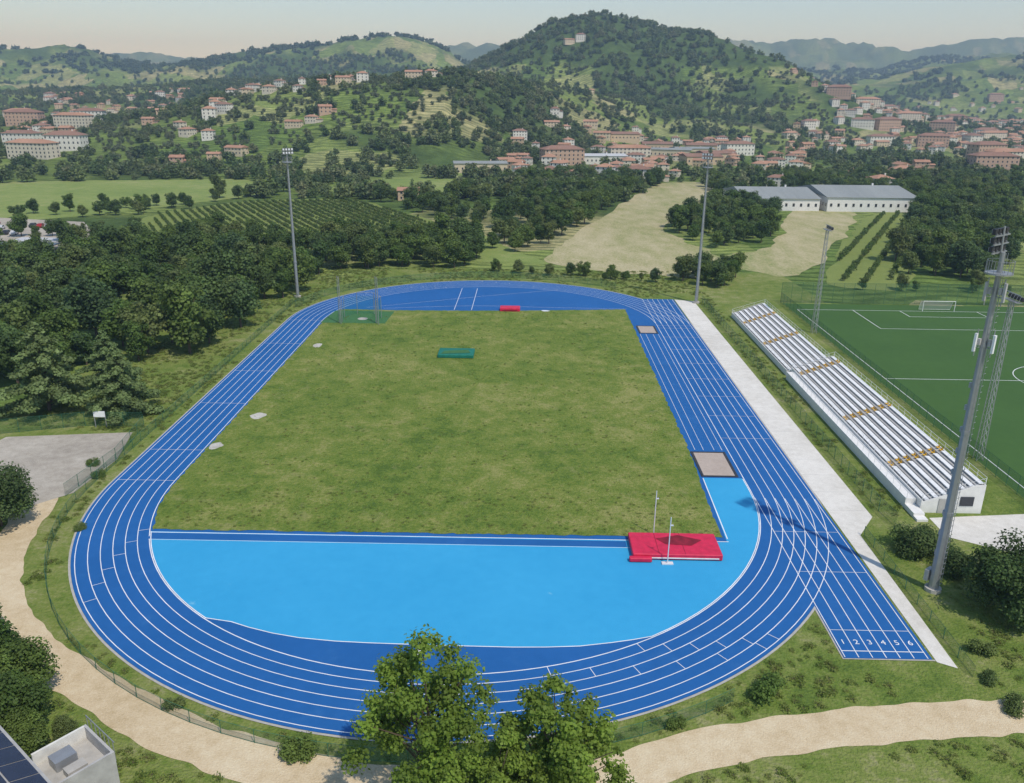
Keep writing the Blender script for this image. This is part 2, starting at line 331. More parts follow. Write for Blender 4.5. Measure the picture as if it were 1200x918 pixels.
blob(-32.9,-17.3,1.3,1.4,'pale',.096,"bare_patch",1); blob(-35.2,-29,1.,1.2,'pale',.1,"bare_patch",2); blob(-32.9,21,.9,1.6,'pale',.096,"bare_patch",3)
blob(12.5,51.6,1.2,.5,'line',.12,"white_board",4)
# ------------------------------------------------------------------ mats
def crashmat(name,x0,x1,y0,y1,h,k,k2=None):
    b=B(); b.box(x0,x1,y0,y1,.1,h,k); ob=b.obj(name)
    md=ob.modifiers.new("b",'BEVEL'); md.width=.12; md.segments=3
    return ob
e=empty("pole_vault_mat",(0,0,0))
def part(o,p): o.parent=p; return o
part(crashmat("mat_body",19.6,29.2,-57.3,-52.6,.8,'red'),e)
part(crashmat("mat_front_wedge",19.2,21.6,-57.9,-57.32,.6,'red'),e)
b=B(); b.add([(22.5,-54,.83),(25,-53.2,.86),(27.5,-54.2,.84),(26.2,-55.4,.83),(23.4,-55.2,.83)],[(0,4,3,2,1)],'redark'); part(b.obj("cover_fold"),e)
b=B(); b.box(20,28.8,-57.36,-57.31,.3,.42,'bench'); part(b.obj("stripe"),e)
b=B(); 
for xx in (22.4,25.2): b.box(xx,xx+.05,-57.2,-52.7,.801,.815,'redark')
part(b.obj("seams"),e)
e=empty("vault_standard")
for nm,(xx,yy) in dict(upright_a=(22.6,-51.9),upright_b=(23.2,-58.0)).items():
    b=B(); b.box(xx-.6,xx+.6,yy-.25,yy+.25,.08,.2,'steelw'); b.tube((xx,yy,.15),(xx,yy,5.6),.06,.05,'steelw'); b.box(xx-.05,xx+.3,yy-.05,yy+.05,4.6,4.72,'steelw'); part(b.obj(nm),e)
e=empty("high_jump_mat"); part(crashmat("mat_body",-8.6,-1.8,13.8,18.4,.75,'gmat'),e)
b=B(); b.add([(-8,14.4,.78),(-2.5,15.2,.80),(-3,17.2,.79),(-7.5,16.4,.79)],[(0,1,2,3)],'ggreen'); part(b.obj("cover"),e)
e=empty("landing_mat"); part(crashmat("mat_body",2.0,6.6,50.4,53.,.9,'red'),e); b=B(); b.box(2.6,6,50.34,50.39,.35,.5,'redark'); part(b.obj("trim"),e)
b=B()
for xx in (-1.2,-.9): b.tube((xx-.1,-76.6,.07),(xx-.1,-76.6,1.),.05,.05,'dark')
b.box(-1.25,-.95,-76.8,-72.9,.85,1.,'bench'); b.box(-1.5,-.7,-76.75,-76.6,.07,.14,'dark'); b.box(-1.5,-.7,-73.1,-72.95,.07,.14,'dark')
b.tube((-1.1,-73,.07),(-1.1,-73,.9),.05,.05,'dark'); b.obj("steeplechase_barrier")
# ------------------------------------------------------------------ hammer cage
e=empty("hammer_cage"); cx,cy=-28,42
sheet("throwing_circle_pad",[(-36.5,38.2),(-22.5,38.2),(-22,49),(-35.5,49)],.1,'ggreen')
b=B(); pts=[(-31.8,39),(-32.2,43),(-30,46.4),(-26.2,46.4),(-24,43),(-24.5,39)]
for p in pts: b.tube((*p,.1),(*p,5),.07,.06,'steel')
for i in range(5):
    b.tube((*pts[i],4.95),(*pts[i+1],4.95),.04,.04,'steel')
part(b.obj("frame"),e)
b=B()
for i in range(5): b.add([(*pts[i],.2),(*pts[i+1],.2),(*pts[i+1],4.2),(*pts[i],4.2)],[(0,1,2,3)],'netg')
part(b.obj("net"),e)
b=B()
for px in (-32.3,-24.2):
    for d in (0,.9): b.tube((px+d*.6,38.2-d,.1),(px+d*.6,38.2-d,10.3),.09,.08,'steel')
    b.tube((px,38.2,10.2),(px+.54,37.3,10.2),.05,.05,'steel'); b.tube((px,38.2,5),(px+.54,37.3,5),.05,.05,'steel')
part(b.obj("gate_posts"),e)
b=B(); n=28
b.add([(cx+1.1*math.cos(2*math.pi*i/n),cy+1.1*math.sin(2*math.pi*i/n),.112) for i in range(n)],[tuple(range(n))],'kerb'); part(b.obj("throwing_circle"),e)
# ------------------------------------------------------------------ floodlights
def mast(x,y,h,face,rows,cols,name="floodlight_mast",telecom=False,r=.42):
    e=empty(name,(x,y,0)); e.rotation_euler[2]=face
    b=B(); n=4
    for i in range(n):
        b.tube((0,0,h*i/n),(0,0,h*(i+1)/n+.02),r*(1-.6*i/n),r*(1-.6*(i+1)/n),'steel',10)
        b.tube((0,0,h*i/n),(0,0,h*i/n+.35),r*(1-.6*i/n)+.05,r*(1-.6*i/n)+.05,'steel',10)
    b.tube((0,0,0),(0,0,.4),.8,.8,'kerb',12)
    for i in range(int(h/.6)): b.box(-.2,.2,-r-.12,-r-.08,1+i*.6,1.04+i*.6,'steel') if i*.6<h-2 else None
    b.tube((-.2,-r-.1,1),(-.2,-r*.5-.1,h),.025,.025,'steel',4); b.tube((.2,-r-.1,1),(.2,-r*.5-.1,h),.025,.025,'steel',4)
    part(b.obj("pole"),e)
    b=B()
    b.tube((0,0,h-1.9),(0,0,h-1.75),1.15,1.15,'steel',12)
    for i in range(12):
        t=2*math.pi*i/12; t2=t+math.pi/6
        b.tube((1.1*math.cos(t),1.1*math.sin(t),h-1.8),(1.1*math.cos(t),1.1*math.sin(t),h-.7),.025,.025,'steel',4)
        b.tube((1.1*math.cos(t),1.1*math.sin(t),h-.7),(1.1*math.cos(t2),1.1*math.sin(t2),h-.7),.025,.025,'steel',4)
    for j in range(rows): b.box(-cols*.35,cols*.35,.25,.38,h-.1+j*.75,h+j*.75,'steel')
    b.tube((0,.1,h-1),(0,.3,h+rows*.75),.08,.08,'steel'); part(b.obj("platform"),e)
    b=B()
    for j in range(rows):
        for i in range(cols):
            xx=(i-(cols-1)/2)*.68; zz=h+.05+j*.75
            b.box(xx-.27,xx+.27,.4,.7,zz,zz+.5,'dark'); b.box(xx-.22,xx+.22,.7,.74,zz+.04,zz+.46,'steelw'); b.box(xx-.06,xx+.06,.3,.5,zz-.05,zz+.1,'steel')
    part(b.obj("lamps"),e)
    if telecom:
        b=B()
        for zz in (h-9.,h-4.3):
            for i in range(3):
                t=2*math.pi*i/3+.4; c_,s_=math.cos(t),math.sin(t)
                b.tube((0,0,zz+.4),(.75*c_,.75*s_,zz+.4),.05,.05,'steel',5)
                b.tube((.75*c_,.75*s_,zz-.4),(.75*c_,.75*s_,zz+2.1),.05,.05,'steel',5)
                b.box(.85*c_-.15,.85*c_+.15,.85*s_-.1,.85*s_+.1,zz,zz+1.7,'bench' if zz<h-6 else 'tread')
                b.box(.5*c_-.14,.5*c_+.14,.5*s_-.14,.5*s_+.14,zz+.6,zz+1.2,'tread')
        for zz in np.arange(4,h-11,2.2): b.box(-.12,.12,r*.6,r*.6+.22,zz,zz+.5,'steel')
        b.box(-.5,.5,.5,.9,1.,2.2,'tread'); part(b.obj("telecom_antennas"),e)
    return e
def fz(x,y): return math.atan2(-(0-x),(0-y))
mast(49.3,-62,34.2,fz(49,-62),3,4,telecom=True,r=.5)
mast(49.1,62,33.6,fz(49,62),2,4,r=.4)
mast(-47.6,62,33.6,fz(-48,62),2,4,r=.4)
mast(-49,-62,33.6,fz(-49,-62),2,4,r=.4)
def lattice(x,y,h,rz):
    e=empty("lattice_floodlight",(x,y,0)); e.rotation_euler[2]=rz
    b=B(); n=int(h/1.1); w0,w1=.45,.22
    cor=[(-1,-1),(1,-1),(1,1),(-1,1)]
    for cxx,cyy in cor: b.tube((cxx*w0,cyy*w0,0),(cxx*w1,cyy*w1,h),.06,.05,'steel',4)
    for i in range(n):
        z0,z1=h*i/n,h*(i+1)/n; wa=w0+(w1-w0)*i/n; wb=w0+(w1-w0)*(i+1)/n
        for k in range(4):
            a,c_=cor[k],cor[(k+1)%4]
            b.tube((a[0]*wa,a[1]*wa,z0),(c_[0]*wb,c_[1]*wb,z1),.03,.03,'steel',3,False)
    part(b.obj("mast"),e)
    b=B(); b.box(-1.6,1.6,-.4,.4,h-.1,h,'steel'); b.tube((-1.6,0,h+.9),(1.6,0,h+.9),.05,.05,'steel',4)
    for i in range(5):
        xx=(i-2)*.7; b.box(xx-.25,xx+.25,.3,.6,h+.1,h+.65,'dark'); b.box(xx-.2,xx+.2,.6,.64,h+.14,h+.6,'steelw'); b.tube((xx,0,h),(xx,.3,h+.9),.03,.03,'steel',4)
    part(b.obj("lamp_bar"),e)
lattice(70.6,-29,22.5,-math.pi/2); lattice(69,36,21.8,-math.pi/2); lattice(139,36,22,math.pi/2); lattice(139,-29,22,math.pi/2)
# ------------------------------------------------------------------ grandstand
e=empty("grandstand"); rows=7
def stand(y0,y1,x0,zb,step,nm):
    b=B(); dep=1.0
    for i in range(rows):
        xa=x0+dep*i; z=zb+step*i
        b.box(xa,xa+dep,y0,y1,z-.5 if i else 0.,z,'tread')
    part(b.obj(nm+"_steps"),e)
    b=B(); zt=zb+step*(rows-1)
    for yy in (y0,y1):
        s_=-1 if yy==y0 else 1
        v=[(x0-.02,yy+s_*.12,0),(x0+7.1,yy+s_*.12,0),(x0+7.1,yy+s_*.12,zt+.1)]
        for i in reversed(range(rows)): v+=[(x0+dep*i,yy+s_*.12,zb+step*i+.06)]
        n=len(v); w=[(a_,yy+.002*s_,c_) for a_,_,c_ in v]
        b.add(v+w,[tuple(range(n)) if s_>0 else tuple(reversed(range(n)))]+[(i,(i+1)%n,n+(i+1)%n,n+i) for i in range(n)],'white')
    b.box(x0-.14,x0-.02,y0-.12,y1+.12,0,zb+.25,'white'); b.box(x0+7.0,x0+7.14,y0-.1,y1+.1,0,zt+.12,'white')
    part(b.obj(nm+"_walls"),e)
    ais=[a_ for a_ in (-34.4,-18,3.4,24,40) if y0+1<a_<y1-1]
    b=B(); cuts=[y0+.1]
    for a_ in sorted(ais): cuts+=[a_-.8,a_+.8]
    cuts.append(y1-.1)
    for i in range(rows):
        xa=x0+dep*i; z=zb+step*i
        for j in range(0,len(cuts),2):
            yy=cuts[j]
            while yy<cuts[j+1]-.3:
                ye=min(yy+4.,cuts[j+1]); b.box(xa+.36,xa+.94,yy+.03,ye-.03,z+.16,z+.26,'bench')
                b.box(xa+.55,xa+.75,yy+.4,yy+.5,z,z+.16,'tread'); b.box(xa+.55,xa+.75,ye-.5,ye-.4,z,z+.16,'tread'); yy=ye
    part(b.obj(nm+"_benches"),e)
    b=B()
    for a_ in ais:
        for i in range(rows):
            xa=x0+dep*i; z=zb+step*i
            for dy in (-.42,.42): 
                b.box(xa+.34,xa+.66,a_+dy-.18,a_+dy+.18,z+.18,z+.26,'yellow'); b.box(xa+.66,xa+.71,a_+dy-.18,a_+dy+.18,z+.2,z+.48,'yellow'); b.box(xa+.45,xa+.55,a_+dy-.05,a_+dy+.05,z,z+.18,'dark')
    part(b.obj(nm+"_yellow_seats"),e)
    b=B()
    def rail(p,q,hh=1.):
        p=Vector(p);q=Vector(q); n=max(1,int((q-p).length/2))
        for i in range(n+1):
            c_=p.lerp(q,i/n); b.tube(c_,c_+Vector((0,0,hh)),.025,.025,'steelw',4)
        for f in (.5,1.): b.tube(p+Vector((0,0,hh*f)),q+Vector((0,0,hh*f)),.022,.022,'steelw',4)
    rail((x0+7.07,y0,zt+.1),(x0+7.07,y1,zt+.1)); rail((x0-.08,y0,zb+.2),(x0-.08,y1,zb+.2),.8)
    for yy in (y0-.05,y1+.05): rail((x0,yy,zb),(x0+7,yy,zt))
    part(b.obj(nm+"_railings"),e)
stand(-45,6.5,55.6,1.35,.38,"near"); stand(6.9,49,54.8,.8,.38,"far")
b=B()
b.box(57.5,58.5,-45.2,-45.13,0,1.9,'tread'); b.box(60,61.6,-45.2,-45.13,1.,2.2,'glass'); b.box(59.92,61.68,-45.17,-45.125,.92,1.0,'bench'); b.box(62.75,62.9,-43,-41,1.1,2.3,'glass'); part(b.obj("end_openings"),e)
b=B(); b.box(54.1,55.4,-44,5,0,1.3,'white'); b.box(54.1,54.2,-44,5,1.3,1.35,'bench')
for yy in np.arange(-44,5,2.): b.tube((54.2,yy,1.3),(54.2,yy,2.2),.025,.025,'steelw',4)
b.tube((54.2,-44,2.2),(54.2,5,2.2),.025,.025,'steelw',4); b.box(54.1,55.4,-46.5,-44,0,.6,'white'); b.box(54.1,55.4,-47.5,-46.5,0,.3,'white'); part(b.obj("front_walkway"),e)
# ------------------------------------------------------------------ fences
def fence(name,pts,h=2.,k='net',post='steel',sp=2.5,top=True,pr=.035):
    e=empty(name); b=B(); nb=B()
    for a_,c_ in zip(pts[:-1],pts[1:]):
        a_=Vector((*a_,0)); c_=Vector((*c_,0)); n=max(1,int((c_-a_).length/sp))
        for i in range(n): 
            p=a_.lerp(c_,i/n); b.tube(p,p+Vector((0,0,h)),pr,pr,post,4)
        if top:
            b.tube(a_+Vector((0,0,h)),c_+Vector((0,0,h)),.02,.02,post,3,False); b.tube(a_+Vector((0,0,.1)),c_+Vector((0,0,.1)),.02,.02,post,3,False)
        nb.add([a_,c_,c_+Vector((0,0,h)),a_+Vector((0,0,h))],[(0,1,2,3)],k)
    part(b.obj("posts"),e); part(nb.obj("wire_mesh"),e)
M['gpost']=flat("green_post",(.04,.14,.08),.6)
fence("pitch_fence",[(70,64),(70,-60)],2.6,post='gpost'); fence("pitch_fence",[(70,64),(140,64)],5,post='gpost')
fence("stand_fence",[(50.6,62),(50.6,-45),(51,-49)],1.9,post='gpost')
rr=46.4; arc=[(rr*math.cos(t),-Lh+rr*math.sin(t)) for t in np.linspace(math.pi,math.radians(303),34)]
fence("track_fence",[(-47,60),(-46.6,20),(-46.4,-20)]+arc,1.3,post='gpost',pr=.03)
fence("track_fence",[(rr*math.cos(t),Lh+2+rr*math.sin(t)) for t in np.linspace(math.radians(48),math.pi-.2,24)],1.6,post='gpost')
fence("yard_fence",[(-68,-26),(-57,-22.3),(-48.3,-22.2)],2.2,post='gpost'); fence("yard_fence",[(-48.3,-22.2),(-46.9,-34),(-48,-45)],1.7,post='gpost')
fence("chute_fence",[(46.6,-51),(46.6,-75.5)],1.2,post='gpost')
b=B(); b.box(-55.2,-55.1,-22.9,-22.8,0,2.6,'steel'); b.box(-53.6,-53.5,-22.9,-22.8,0,2.6,'steel'); b.box(-55.2,-53.5,-22.98,-22.9,1.7,2.6,'bench'); b.obj("notice_board")
# ------------------------------------------------------------------ football pitch
sheet("football_pitch",[(70.4,63),(141,63),(141,-52),(70.4,-52)],.012,'turf')
b=B(); z=.02
b.ribbon([(72,57),(138,57)],.14,z,'line');b.ribbon([(72,-45),(138,-45)],.14,z,'line');b.ribbon([(72,57.07),(72,-45.07)],.14,z+.003,'line');b.ribbon([(138,57.07),(138,-45.07)],.14,z+.003,'line')
b.ribbon([(72,6),(138,6)],.14,z,'line'); b.ribbon([(105+9.15*math.cos(t),6+9.15*math.sin(t)) for t in np.linspace(0,2*math.pi,48,endpoint=False)],.14,z+.003,'line',True)
for s_,yg in ((-1,57),(1,-45)):
    b.ribbon([(85,yg),(85,yg+s_*16.5)],.14,z+.003,'line'); b.ribbon([(125,yg),(125,yg+s_*16.5)],.14,z+.003,'line'); b.ribbon([(84.9,yg+s_*16.5),(125.1,yg+s_*16.5)],.14,z,'line')
    b.ribbon([(96,yg),(96,yg+s_*5.5)],.14,z+.003,'line'); b.ribbon([(114,yg),(114,yg+s_*5.5)],.14,z+.003,'line'); b.ribbon([(95.9,yg+s_*5.5),(114.1,yg+s_*5.5)],.14,z,'line')
b.obj("pitch_markings")
def goal(yg,s_):
    e=empty("football_goal"); b=B()
    for xx in (101.3,108.7):
        b.tube((xx,yg,0),(xx,yg,2.44),.07,.07,'bench',8); b.tube((xx,yg,2.4),(xx,yg+s_*1.2,2.2),.04,.04,'bench',6); b.tube((xx,yg+s_*1.2,2.2),(xx,yg+s_*2,0),.04,.04,'bench',6)
    b.tube((101.3,yg,2.44),(108.7,yg,2.44),.07,.07,'bench',8); b.tube((101.3,yg+s_*2,.04),(108.7,yg+s_*2,.04),.04,.04,'bench',6); part(b.obj("frame"),e)
    b=B(); b.add([(101.3,yg+s_*1.2,2.2),(108.7,yg+s_*1.2,2.2),(108.7,yg+s_*2,0),(101.3,yg+s_*2,0)],[(0,1,2,3)],'netw'); part(b.obj("net"),e)
M['netw']=netmat("white_net",(.7,.7,.7),.35)
goal(57,1); goal(-45,-1)
# ------------------------------------------------------------------ fields
FLD=dict(
 hay=[[(17,108),(50,94),(64,100),(70,118),(64,150),(60,185),(78,232),(102,292),(112,366),(88,364),(52,258),(22,150)],[(68,112),(84,97),(118,160),(152,238),(126,240),(106,185),(86,142),(74,130)]],
 fgreen=[[(-262,228),(-205,172),(-168,200),(-140,245),(-122,292),(-150,350),(-200,345),(-290,310)],[(-60,395),(-12,400),(10,440),(-30,500),(-75,470)],[(170,130),(260,170),(300,260),(245,270)],[(-20,120),(14,108),(8,122),(-8,160)],[(-95,300),(-30,290),(-5,360),(-70,380)]],
 vine=[[(-128,160),(-58,138),(-22,158),(-36,205),(-75,262),(-118,250),(-142,205)],[(90,88),(114,92),(150,190),(178,232),(160,236),(126,170)]])
nf=0
for k,L_ in FLD.items():
    for p in L_:
        nf+=1; pz=smooth(p,9,True); pz=[(a_+(vn(a_,c_,7,2)-.5)*5,c_+(vn(a_,c_,7,4)-.5)*5) for a_,c_ in pz]
        sheet({"hay":"hay_field","fgreen":"meadow","vine":"orchard_ground"}[k],pz,.02+.004*nf,k)
# ------------------------------------------------------------------ buildings
def house(L,W,Hh,wall,roof,storeys,hip=True,rise=None,wing=False):
    b=B(); o_=.6; r=rise if rise is not None else W*.2
    def block(x0,x1,y0,y1,H0,rr):
        b.box(x0,x1,y0,y1,-3,H0,wall); rd=((y1-y0)/2 if hip else 0); a0,a1,b0,b1=x0-o_,x1+o_,y0-o_,y1+o_; ym=(y0+y1)/2
        v=[(a0,b0,H0),(a1,b0,H0),(a1,b1,H0),(a0,b1,H0),(a0+rd,ym,H0+rr),(a1-rd,ym,H0+rr)]
        b.add(v,[(0,1,5,4),(2,3,4,5),(1,2,5),(3,0,4),(3,2,1,0)],roof)
    block(-L/2,L/2,-W/2,W/2,Hh,r)
    if wing: block(L/2+.01,L/2+L*.4,-W*.35,W*.3,Hh*.6,r*.5)
    for s in range(storeys):
        zc=Hh/storeys*(s+.35)
        n=max(2,int(L/3.2))
        for i in range(n):
            xx=-L/2+L*(i+.5)/n
            for sy in (-1,1): 
                yy=sy*(W/2+.02); b.box(xx-.5,xx+.5,min(yy,yy-sy*.05),max(yy,yy-sy*.05),zc,zc+1.4,'glass')
                b.box(xx-.65,xx+.65,min(yy,yy+sy*.06),max(yy,yy+sy*.06),zc-.1,zc-.001,'bench')
        n=max(1,int(W/3.6))
        for i in range(n):
            yy=-W/2+W*(i+.5)/n
            for sx in (-1,1): xx=sx*(L/2+.02); b.box(min(xx,xx-sx*.05),max(xx,xx-sx*.05),yy-.5,yy+.5,zc,zc+1.4,'glass')
    b.box(L*.2,L*.2+.7,-.3,.4,Hh+r*.5,Hh+r+.9,wall)
    return b.mesh("house")
HS=[house(13,10,6.2,'w1','roof_t',2,True,None,True),house(12,9,6,'w2','roof_t',2,False),house(16,11,8.6,'w3','roof_b',3),house(11,9,5.8,'w4','roof_t',2,False,None,True),house(17,10,6.2,'w5','roof_t',2,False),house(12,11,8.4,'w3','roof_t',3),house(10,9,6.4,'w3','roof_b',2,True,None,True),house(9,8,5.4,'w1','roof_t',2)]
AP=[house(32,13,11,'w1','roof_t',4),house(30,14,12,'w4','roof_b',4),house(26,13,10,'w3','roof_b',3)]
WH=[house(45,24,6,'w3','roof_w',1,False,1.2),house(34,20,6,'w5','roof_g',1,False,1.),house(52,24,6.5,'w3','roof_g',1,False,1.5),house(28,18,6,'w2','roof_b',1,False,2)]
HALL=[house(33,40,5.4,'white','roof_g',1,False,3.2),house(40,44,6.4,'white','roof_g',1,False,3.4)]
HP=[]
R=random.Random(3); R2_=random.Random(9)
def put(ms,x,y,rz,name,rad,s=None):
    for hx,hy,hr in HP:
        if math.hypot(hx-x,hy-y)<(hr+rad)*.75: return
    if s is None: s=1 if rad>12 else R2_.uniform(.68,.92)
    o=bpy.data.objects.new(name,ms); COL.objects.link(o); o.location=(x,y,H1(x,y)); o.rotation_euler[2]=rz; o.scale=(s,s,s*R2_.uniform(.9,1.1)); HP.append((x,y,rad))
put(HALL[0],121,262,.03,"warehouse_building",18); put(HALL[1],160.5,264,.03,"warehouse_building",22); 
def uv(u,Yd): return 7.6+Yd*((u-600)/1035-.018), Yd-135
for u,Yd,ms,n_,rad in [(20,590,AP[0],"apartment_building",16),(62,625,AP[2],"apartment_building",18),(10,660,AP[2],"apartment_building",15),(195,560,HS[3],"farmhouse",8),(240,575,HS[1],"farmhouse",8),(268,590,HS[4],"farmhouse",8),(258,720,HS[2],"villa",10),(248,735,HS[5],"villa",8),
   (340,660,HS[4],"farmhouse",9),(362,668,HS[0],"farmhouse",9),(378,690,HS[3],"farmhouse",9),(485,800,HS[4],"farmhouse",9),(505,805,HS[0],"farmhouse",9),(402,780,HS[4],"farmhouse",9),(425,790,HS[5],"farmhouse",9),(285,800,HS[0],"villa",9),(300,815,HS[5],"villa",9),
   (665,1330,HS[4],"villa",10),(678,1335,HS[2],"villa",10),(690,1050,HS[4],"farmhouse",9),(562,560,WH[1],"industrial_building",22),
   (922,480,HS[2],"villa",9),(1045,470,HS[5],"villa",9),(475,400,HS[1],"farmhouse",7),(650,505,HS[1],"farmhouse",8),(640,530,HS[0],"farmhouse",8),(610,545,HS[5],"farmhouse",8),
   (1175,620,AP[1],"apartment_building",18),(1190,690,AP[0],"apartment_building",18),(1165,760,AP[1],"apartment_building",18)]:
    x_,y_=uv(u,Yd); put(ms,x_,y_,R.uniform(-.4,.4),n_,rad)
def town(n,u0,u1,d0,d1,pa=.15,name="town_house"):
    for i in range(n):
        x_,y_=uv(R.uniform(u0,u1),R.uniform(d0,d1))
        if R.random()<pa: put(R.choice(AP),x_,y_,R.choice([0,.2,1.5,-.3])+R.uniform(-.2,.2),"apartment_building",17)
        else: put(R.choice(HS),x_,y_,R.choice([0,.3,1.5,-.3,1.2])+R.uniform(-.25,.25),name,7.5)
town(45,590,800,505,640,.03); town(34,600,760,640,860,.03)
for i in range(40):
    x_,y_=uv(R.uniform(680,862),R.uniform(640,840)); put(R.choice(WH),x_,y_,R.uniform(-.25,.25),"industrial_building",22)
town(60,740,880,620,900,.03); town(240,925,1220,800,1500,.12); town(70,1000,1300,1300,2000,.12); town(90,45,220,900,1300,.03); town(26,0,100,700,900,.12)
town(16,260,440,760,860,0); town(12,880,960,560,760,0); town(10,130,260,640,800,0); town(6,1000,1100,520,700,0)
b=B()
for i in range(3): b.box(-152+i*.5,-134,100+i*9,107+i*9,2.9,3.15,'roof_w' if i!=1 else 'solar'); [b.tube((xx,101+i*9,0),(xx,101+i*9,2.9),.12,.12,'steelw') for xx in (-150,-143,-136)]; [b.tube((xx,106+i*9,0),(xx,106+i*9,2.9),.12,.12,'steelw') for xx in (-150,-143,-136)]
b.obj("carport")
sheet("car_park",[(-215,125),(-160,95),(-130,98),(-134,140),(-160,180),(-205,190)],.05,'gravel')
def car(x,y,rz,c):
    kc="carpaint_%d"%c
    if kc not in M: M[kc]=flat(kc,[(.6,.6,.6),(.03,.03,.035),(.35,.02,.02),(.05,.1,.3),(.75,.75,.73)][c],.3,.2,.03,1,.6)
    b=B(); prof=[(-2.1,.35),(-2.15,.75),(-1.9,.95),(-1.2,1.0),(-.6,1.42),(.9,1.45),(1.7,1.0),(2.1,.9),(2.15,.35)]
    n=len(prof); v=[(px,s*( .85 if pz<1.2 else .68),pz) for s in(-1,1) for px,pz in prof]
    b.add(v,[tuple(range(n)),tuple(reversed(range(n,2*n)))]+[(i,n+i,n+(i+1)%n,(i+1)%n) for i in range(n)],kc)
    for s in (-1,1): b.add([(-1.05,s*.87,1.02),(-.6,s*.74,1.36),(.85,s*.74,1.39),(1.45,s*.87,1.04)],[(0,1,2,3)],'glass')
    for wx in (-1.35,1.35):
        for s in (-1,1): b.tube((wx,s*.7,.33),(wx,s*.9,.33),.33,.33,'dark',12)
    b.obj("parked_car",loc=(x,y,.05),rz=rz)
cp=set()
for i in range(22):
    gx,gy=R.randrange(8),R.randrange(4)
    if (gx,gy) in cp: continue
    cp.add((gx,gy)); car(-192+gx*3.2+gy*1.5,146+gy*8-gx*.8,1.8,i%5)
e=empty("panel_roof_building",(-27.2,-90.0,0)); e.rotation_euler[2]=math.radians(-38)
b=B(); b.box(-8,9,-14,-.5,0,5.0,'w3'); part(b.obj("walls"),e)
b=B(); b.add([(-8.5,0,5.0),(9.5,0,5.0),(9.5,-7.5,7.4),(-8.5,-7.5,7.4),(9.5,-15,5.0),(-8.5,-15,5.0)],[(3,2,1,0),(5,4,2,3),(0,1,4,5)],'tread'); part(b.obj("roof"),e)
b=B()
for i in range(9):
    for j in range(4):
        xa=-8+i*1.9; t0=.03+j*.24; t1=t0+.225; f=lambda t:(-7.5*t,5.06+2.4*t)
        b.add([(xa,f(t0)[0],f(t0)[1]),(xa+1.82,f(t0)[0],f(t0)[1]),(xa+1.82,f(t1)[0],f(t1)[1]),(xa,f(t1)[0],f(t1)[1])],[(0,1,2,3)],'solar')
part(b.obj("panels"),e)
e=empty("concrete_annex",(-22.6,-90.5,0)); e.rotation_euler[2]=math.radians(-38); e.scale=(1.15,1.2,1.15)
b=B(); b.box(-1.9,1.7,-1.6,1.5,0,2.6,'tread'); b.box(-1.9,1.7,1.35,1.5,2.6,3.5,'tread'); b.box(1.55,1.7,-1.6,1.35,2.6,3.5,'tread'); b.box(-1.9,-1.75,-1.6,1.35,2.6,3.5,'w3'); b.box(-1.7,1.5,-1.55,1.3,2.6,2.64,'kerb'); b.box(-1,.2,1.49,1.55,.9,2.1,'glass'); part(b.obj("walls"),e)
b=B()
for i in range(7): b.box(-1.85+i*.55,-1.81+i*.55,1.56,1.6,2.6,4.1,'steel')
b.box(-1.9,1.7,1.56,1.6,4.1,4.15,'steel'); b.box(-1.2,-.2,-1.,.2,2.64,3.3,'steel'); b.box(.2,.9,-.8,.3,2.64,3.1,'kerb'); part(b.obj("roof_equipment"),e)
